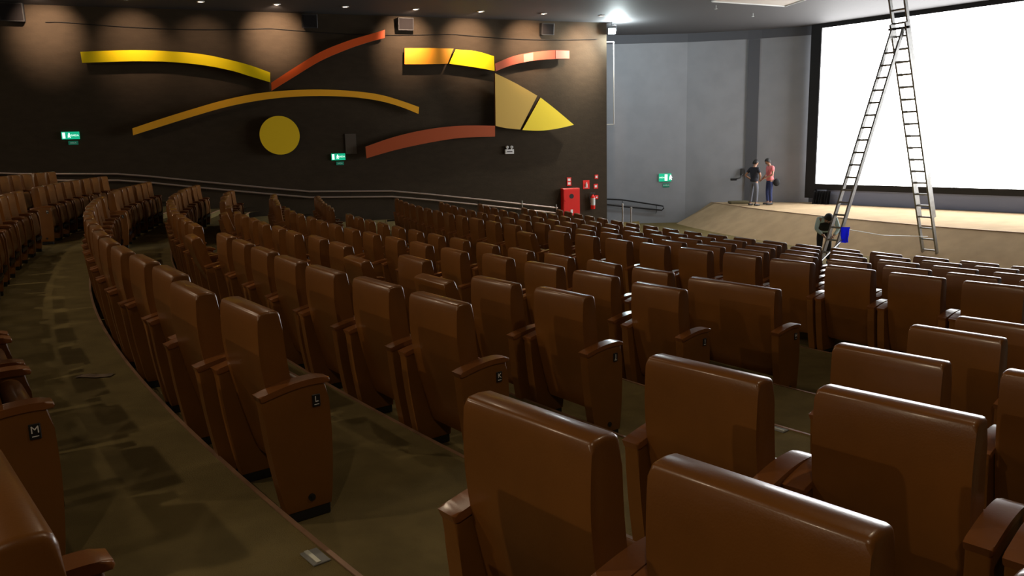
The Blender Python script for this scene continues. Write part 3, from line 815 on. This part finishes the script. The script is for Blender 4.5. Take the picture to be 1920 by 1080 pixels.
# ------------------------------------------------------------------ ladder
def make_ladder():
    fz = FRONT_Z
    A = Vector((11.34, 21.35, fz)); B = Vector((7.55, 19.2, fz))
    apex = Vector((9.62, 20.35, 4.32))
    root = empty('folding_ladder', (10.2, 21.9, fz))
    horiz = (A - B); horiz.z = 0; horiz.normalize(); side = Vector((-horiz.y, horiz.x, 0))
    def section(nm, bot, top, w, shift, r=.03, rungs=True, w2=None):
        w2 = w2 or w
        sd = Vector((.80, -.60, 0)).normalized() if False else side
        for sg in (-1, 1):
            bm = bmesh.new()
            d = (top - bot).normalized()
            p0 = bot + sd * sg * w / 2 + shift; p1 = top + sd * sg * w2 / 2 + shift
            up = d; xax = horiz - d * horiz.dot(d); xax.normalize(); yax = up.cross(xax)
            vs = []
            for p in (p0, p1):
                for a, b in ((-.046, -.022), (.046, -.022), (.046, .022), (-.046, .022)): vs.append(bm.verts.new(p + xax * a + yax * b))
            bm.faces.new(vs[:4][::-1]); bm.faces.new(vs[4:])
            for i in range(4): bm.faces.new((vs[i], vs[(i + 1) % 4], vs[4 + (i + 1) % 4], vs[4 + i]))
            rel(link('rail', bm, ALU, smooth=False), root)
            bm = bmesh.new(); box(bm, p0 + Vector((0, 0, .02)), (.09, .05, .05), bev=.006, seg=1)
            if nm != 'ext': rel(link('rubber_foot', bm, BLACK), root)
            else: bm.free()
        L = (top - bot).length; n = int(L / .32)
        for i in range(1, n):
            t = i * .32 / L; c = bot.lerp(top, t) + shift; ww = w + (w2 - w) * t
            bm = bmesh.new(); tube(bm, [c - sd * ww / 2, c + sd * ww / 2], .024, 8); rel(link('rung', bm, ALU), root)
    section('main', A, apex + (apex - A) * .02, .40, Vector((0, 0, 0)))
    dA = (apex - A).normalized()
    section('ext', A + dA * 1.28, A + dA * 7.9, .40, horiz * .09)
    section('back', B, apex - Vector((.03, 0, .02)), .32, Vector((0, 0, 0)), w2=.30)
    bm = bmesh.new(); tube(bm, [apex - side * .28, apex + side * .28], .03, 10); rel(link('hinge_bar', bm, DARKM), root)
    bm = bmesh.new()
    for sg in (-1, 1): tube(bm, [apex + side * sg * .2 - Vector((0, 0, .0)), apex + side * sg * .2 + Vector((0, 0, .06)) - horiz * .08], .02, 8)
    rel(link('hinge', bm, DARKM), root)
    # stabiliser bar from the left rail out to the floor
    bm = bmesh.new(); p = B.lerp(apex, .16) - side * .27; tube(bm, [p, Vector((6.75, 17.9, fz + .35))], .022, 8)
    rel(link('stabiliser_bar', bm, ALU), root)
    bm = bmesh.new(); tube(bm, [B.lerp(apex, .20), B.lerp(apex, .16).lerp(A.lerp(apex, .13), .5), A.lerp(apex, .115)], .009, 6); rel(link('spreader_strap', bm, PLASTW), root)
    tag(root, 'very tall aluminium folding ladder standing before the screen', 'ladder')
    # blue cloth on the back section
    c = B.lerp(apex, .165) - side * .33
    bm = bmesh.new(); prev = None
    for i in range(9):
        col = []
        for j in range(9):
            x = -.12 + .20 * i / 8; zz = .26 - .38 * j / 8
            yy = .05 * sin(i * 1.1) * (j / 8) + (.03 if j else 0)
            taper = 1 - .25 * (j / 8) * abs(sin(j * .8))
            col.append(bm.verts.new(c + Vector((.93, -.36, 0)) * (x * taper) + Vector((-.03, -.08 + yy, zz))))
        if prev:
            for j in range(8): bm.faces.new((prev[j], col[j], col[j + 1], prev[j + 1]))
        prev = col
    bmesh.ops.solidify(bm, geom=bm.faces[:], thickness=.03)
    o = link('blue_cloth', bm, BLUEC); tag(o, 'bright blue cloth bag hanging on the ladder side', 'cloth')
    return A, B, apex, horiz, side
LA, LB, LAP, LH, LS = make_ladder()

# ------------------------------------------------------------------ people
def skin_mesh(name, verts, edges, m, parent=None, sub=2, root=0, smooth=True):
    """verts: (x, y, z, rx[, ry])"""
    me = bpy.data.meshes.new(name + '_sk'); me.from_pydata([v[:3] for v in verts], edges, [])
    tmp = bpy.data.objects.new('tmp', me); COL.objects.link(tmp)
    md = tmp.modifiers.new('s', 'SKIN'); md.use_smooth_shade = True
    if not me.skin_vertices: me.attributes  # ensured below
    lay = me.skin_vertices[0].data
    for i, v in enumerate(verts):
        lay[i].radius = (v[3], v[4] if len(v) > 4 else v[3]); lay[i].use_root = (i == root)
    sb = tmp.modifiers.new('b', 'SUBSURF'); sb.levels = sub; sb.render_levels = sub
    dg = bpy.context.evaluated_depsgraph_get(); out = bpy.data.meshes.new_from_object(tmp.evaluated_get(dg)); out.name = name
    bpy.data.objects.remove(tmp)
    out.materials.clear(); out.materials.append(m)
    for p in out.polygons: p.use_smooth = True
    o = bpy.data.objects.new(name, out); COL.objects.link(o)
    if parent: o.parent = parent
    return o
def person(loc, rz, J, top, legs, label, scale=1.0, hair=True, sleeve='short', vest=None, cap=False):
    """J: joints in metres, local frame, facing +y"""
    root = empty('person', loc, rz); root.scale = (scale,) * 3
    g = lambda k: Vector(J[k])
    V = []; E = []
    def add(p, r, par=None, r2=None):
        V.append((p[0], p[1], p[2], r, r2 if r2 else r)); i = len(V) - 1
        if par is not None: E.append((par, i))
        return i
    pel = add(g('pelvis'), .10, None, .085); wa = add(g('waist'), .115, pel, .085); ch = add(g('chest'), .145, wa, .10); nb = add(g('neck'), .055, ch, .055)
    hd = g('head'); up = (hd - g('neck')).normalized()
    h0 = add(g('neck') + up * .07, .052, nb); h1 = add(hd - up * .03, .085, h0, .09); h2 = add(hd + up * .06, .088, h1, .095); add(hd + up * .115, .05, h2)
    for sd in ('l', 'r'):
        sh = add(g('sh_' + sd), .052, ch); el = add(g('el_' + sd), .040, sh); wr = add(g('wr_' + sd), .026, el)
        d = (g('wr_' + sd) - g('el_' + sd)).normalized(); hand = g('wr_' + sd) + d * .07
        pm = add(hand, .034, wr, .018)
        side = Vector((0, 0, 1)).cross(d); side = side.normalized() if side.length > .1 else Vector((0, 1, 0)); nrm = d.cross(side).normalized()
        for f in range(4):
            o_ = side * ((f - 1.5) * .019); ln = (.062, .074, .07, .055)[f]
            a = add(hand + d * .035 + o_, .0095, pm); b = add(hand + d * (.035 + ln * .55) + o_ - nrm * .012, .0085, a); add(hand + d * (.035 + ln * .85) + o_ - nrm * .032, .0075, b)
        sgn = 1 if sd == 'l' else -1
        a = add(hand - d * .015 + side * .040 * sgn, .011, pm); add(hand + d * .02 + side * .058 * sgn - nrm * .012, .0095, a)
        hp = add(g('hip_' + sd), .085, pel); kn = add(g('kn_' + sd), .058, hp); an = add(g('an_' + sd), .038, kn); add(g('toe_' + sd), .036, an, .028)
    body = skin_mesh('body', V, E, SKIN, root)
    # face: nose, ears, eyes
    fwd = Vector((0, 1, 0)); fwd = (fwd - up * fwd.dot(up)).normalized(); rt = fwd.cross(up).normalized()
    bm = bmesh.new()
    for sg in (-1, 1):
        bmesh.ops.create_uvsphere(bm, u_segments=8, v_segments=6, radius=.011, matrix=Matrix.Translation(hd + fwd * .083 + rt * sg * .032 + up * .022))
    link('eyes', bm, BLACK, root)
    bm = bmesh.new()
    tube(bm, [hd + fwd * .080 + up * .025, hd + fwd * .108 - up * .012, hd + fwd * .085 - up * .022], .012, 8, radii=[.008, .014, .010])
    for sg in (-1, 1): bmesh.ops.create_uvsphere(bm, u_segments=8, v_segments=6, radius=.024, matrix=Matrix.Translation(hd + rt * sg * .088 + up * .01) @ Matrix.Diagonal((.5, .8, 1.2, 1)))
    link('nose_and_ears', bm, SKIN, root)
    bm = bmesh.new(); tube(bm, [hd + fwd * .088 - up * .048 - rt * .022, hd + fwd * .092 - up * .046, hd + fwd * .088 - up * .048 + rt * .022], .006, 6)
    link('mouth', bm, mat('lips', (.28, .09, .07), .5) if 'lips' not in bpy.data.materials else bpy.data.materials['lips'], root)
    # hair: cap of the skull
    bm = bmesh.new()
    bmesh.ops.create_uvsphere(bm, u_segments=24, v_segments=16, radius=1)
    for v in list(bm.verts):
        y = v.co.y
        lim = -.72 if y < -.15 else (-.72 + (y + .15) / .35 * .52 if y < .2 else -.20 + (y - .2) * 1.1)
        if v.co.z < lim: bm.verts.remove(v)
    R3 = Matrix((rt, fwd, up)).transposed()
    for v in bm.verts:
        n = v.co.copy(); k = 1 + .03 * sin(n.x * 23) * sin(n.y * 19 + n.z * 17)
        v.co = hd + up * .022 - fwd * .012 + R3 @ Vector((n.x * .108 * k, n.y * .118 * k, n.z * .128 * k))
    link('cap' if cap else 'hair', bm, HAIR, root)
    # shirt
    V = []; E = []
    e = .022
    a0 = add(g('pelvis') + Vector((0, 0, -.05)), .195, None, .15); a = add(g('pelvis').lerp(g('waist'), .4), .170, a0, .14); b = add(g('waist'), .145, a, .12); c = add(g('chest'), .165, b, .125); d = add(g('neck') - up * .02, .075, c)
    for sd in ('l', 'r'):
        s = add(g('sh_' + sd), .07, c)
        el = g('el_' + sd); t = .62 if sleeve == 'short' else 1.0
        m_ = add(g('sh_' + sd).lerp(el, t), .060 if sleeve == 'short' else .052, s)
        if sleeve == 'long': add(el.lerp(g('wr_' + sd), .9), .040, m_)
    skin_mesh('shirt', V, E, top, root)
    if vest:
        V = []; E = []
        a = add(g('pelvis') + Vector((0, 0, .02)), .205, None, .16); b = add(g('waist'), .18, a, .15); c = add(g('chest'), .195, b, .16); add(g('neck') - up * .03, .11, c)
        skin_mesh('vest', V, E, vest, root)
    V = []; E = []
    a = add(g('pelvis'), .165, None, .125); add(g('pelvis').lerp(g('waist'), .55), .15, a, .12)
    for sd in ('l', 'r'):
        h = add(g('hip_' + sd), .098, a); k = add(g('kn_' + sd), .075, h); add(g('an_' + sd).lerp(g('kn_' + sd), .08), .062, k)
    skin_mesh('trousers', V, E, legs, root)
    for sd in ('l', 'r'):
        bm = bmesh.new(); p = g('an_' + sd); q = g('toe_' + sd)
        tube(bm, [p + Vector((0, -.06, -.035)), p + Vector((0, -.02, -.025)), p.lerp(q, .6) + Vector((0, .0, -.02)), q + Vector((0, .03, .0))], .045, 10, radii=[.042, .05, .046, .032])
        for v in bm.verts: v.co.z = max(v.co.z, .003)
        link('shoe', bm, SHOE, root)
    tag(root, label, 'person'); return root
STAND = dict(pelvis=(0, 0, .93), waist=(0, .01, 1.08), chest=(0, .0, 1.32), neck=(0, .01, 1.48), head=(0, .05, 1.60),
             sh_l=(-.19, 0, 1.40), el_l=(-.26, -.02, 1.12), wr_l=(-.24, .10, .90), sh_r=(.19, 0, 1.40), el_r=(.26, -.02, 1.12), wr_r=(.25, .10, .90),
             hip_l=(-.10, 0, .90), kn_l=(-.11, .03, .49), an_l=(-.12, 0, .085), toe_l=(-.14, .15, .04), hip_r=(.10, 0, .90), kn_r=(.11, .03, .49), an_r=(.12, 0, .085), toe_r=(.14, .15, .04))
def ray_on(px, py, z):
    d = F_ + Rt * ((px - 960) / 1500) + Up * ((540 - py) / 1500); t = (z - EYE) / d.z; return Vector((d.x * t, d.y * t, z))
P1 = Vector((9.28, 30.55, STAGE_Z)); P2 = Vector((9.98, 30.85, STAGE_Z))
J = dict(STAND); J.update(el_l=(-.36, -.10, 1.14), wr_l=(-.22, .06, 1.0), el_r=(.25, .06, 1.13), wr_r=(.08, .22, 1.02), head=(-.02, .09, 1.60), kn_l=(-.14, .02, .49), an_l=(-.17, 0, .085), toe_l=(-.2, .14, .04))
person(P1, radians(-60), J, NAVY, GREYJ, 'person in dark t-shirt and grey jeans, hand on hip, on stage', 1.0)
J = dict(STAND); J.update(head=(0, .11, 1.59), neck=(0, .03, 1.47), wr_l=(-.12, .24, 1.02), el_l=(-.27, .04, 1.14), wr_r=(.14, .24, .98), el_r=(.27, .0, 1.13))
person(P2, radians(100), J, SALM, BLUEJ, 'person in salmon shirt and blue jeans looking down on stage', 1.02)
# black bag held by the second person
bm = bmesh.new()
bmesh.ops.create_uvsphere(bm, u_segments=14, v_segments=10, radius=1)
for v in bm.verts: v.co = P2 + Vector((.20, -.18, .86)) + Vector((v.co.x * .13, v.co.y * .08, v.co.z * .15))
o = link('black_bag', bm, BLACKC); tag(o, 'round black bag held by the person in the salmon shirt', 'bag')
# bending man by the ladder
J = dict(STAND)
J.update(pelvis=(0, -.04, .90), waist=(0, .06, 1.02), chest=(0, .26, 1.14), neck=(0, .40, 1.20), head=(0, .50, 1.235),
         sh_l=(-.20, .29, 1.20), el_l=(-.27, .36, .94), wr_l=(-.13, .50, .80), sh_r=(.20, .29, 1.20), el_r=(.27, .40, .96), wr_r=(.12, .52, .82),
         hip_l=(-.10, -.04, .88), hip_r=(.10, -.04, .88))
person((8.36, 21.2, FRONT_Z), radians(168), J, TEAL, BLACKC, 'person in pale shirt and black vest bending over beside the ladder', 1.04, vest=BLACKC, sleeve='long', cap=True)

# ------------------------------------------------------------------ small things
# aisle step markers
def step_marker(s, row, label):
    r = rad(row, s) + .085; p = at(r, s); up_row = ORDER[ORDER.index(row) - 1]
    root = empty('step_marker', (p.x, p.y, ROWS[up_row][1]), ang(s) - pi / 2)
    bm = bmesh.new(); box(bm, (0, .0, .004), (.13, .075, .008), bev=.002, seg=1); link('base_plate', bm, mat('marker_grey', (.16, .16, .15), .5) if 'marker_grey' not in bpy.data.materials else bpy.data.materials['marker_grey'], root)
    bm = bmesh.new(); box(bm, (0, -.012, .0105), (.12, .018, .005)); link('pale_strip', bm, BRASS, root)
    tag(root, label, 'step marker', 'pale step markers in the near aisle')
step_marker(.43, 'L', 'pale step marker on the aisle step beside row L')
step_marker(.665, 'I', 'pale step marker on the aisle step beside row I')
# queue posts behind the front row near the corner
for x, y, h, l in ((4.02, 28.6, 1.12, 'taller of the two thin metal posts by the wall corner'), (4.30, 28.45, 1.0, 'shorter of the two thin metal posts by the wall corner')):
    root = empty('queue_post', (x, y, FRONT_Z))
    bm = bmesh.new(); lathe(bm, [(0, .002), (.15, .002), (.15, .012), (.05, .035), (0, .04)], (0, 0, 0), 20); link('base', bm, DARKM, root)
    bm = bmesh.new(); cyl(bm, (0, 0, .03), (0, 0, h), .026, 12); link('pole', bm, ALU, root)
    bm = bmesh.new(); lathe(bm, [(0, h - .01), (.035, h - .01), (.038, h + .04), (.02, h + .06), (0, h + .06)], (0, 0, 0), 14); link('top_cap', bm, ALU, root)
    tag(root, l, 'post')
# pale access panel let into the ceiling
def cp(px, py): return ray_on(px, py, CEIL - .03)
a, b, c, d = cp(1335, 2), cp(1472, 11), cp(1512, -2), cp(1380, -16)
root = empty('ceiling_panel', ((a + c) / 2)[:2] + (CEIL,))
bm = bmesh.new()
lo = [bm.verts.new(v) for v in (a, b, c, d)]; hi = [bm.verts.new((v.x, v.y, CEIL - .003)) for v in (a, b, c, d)]
bm.faces.new(lo); bm.faces.new(hi[::-1])
for i in range(4): bm.faces.new((lo[i], lo[(i + 1) % 4], hi[(i + 1) % 4], hi[i]))
rel(link('panel_board', bm, PALE, smooth=False), root)
bm = bmesh.new()
q = [a, b, c, d, a]
for i in range(4): tube(bm, [q[i] + Vector((0, 0, -.004)), q[i + 1] + Vector((0, 0, -.004))], .03, 6)
rel(link('panel_rim', bm, PLASTW), root)
tag(root, 'pale flat panel set into the dark ceiling near the screen', 'ceiling panel')
# small thin glossy pale piece flat on the aisle carpet
p = ray_on(178, 706, .15)
bm = bmesh.new(); prev = None
for i in range(9):
    col = [bm.verts.new((p.x + (i - 4) * .032, p.y + (j - 2) * .022 + .01 * sin(i), .154 + .006 * abs(sin(i * 1.3 + j * 2.1)))) for j in range(5)]
    if prev:
        for j in range(4): bm.faces.new((prev[j], col[j], col[j + 1], prev[j + 1]))
    prev = col
bmesh.ops.solidify(bm, geom=bm.faces[:], thickness=.002)
o = link('pale_sheet', bm, mat('glossy_pale_brown', (.30, .24, .18), .12, spec=.9)); tag(o, 'flat shiny pale wrapper lying on the carpet of the aisle', 'sheet')

# low mat block at the foot of the pilaster
p = ray_on(1384, 380, STAGE_Z)
bm = bmesh.new(); box(bm, (p.x - .1, p.y - .45, STAGE_Z + .05), (.75, .5, .10), bev=.02, seg=2)
o = link('low_platform', bm, mat('olive_block', (.12, .10, .05), .9)); tag(o, 'low olive block on the stage at the foot of the pilaster', 'platform')
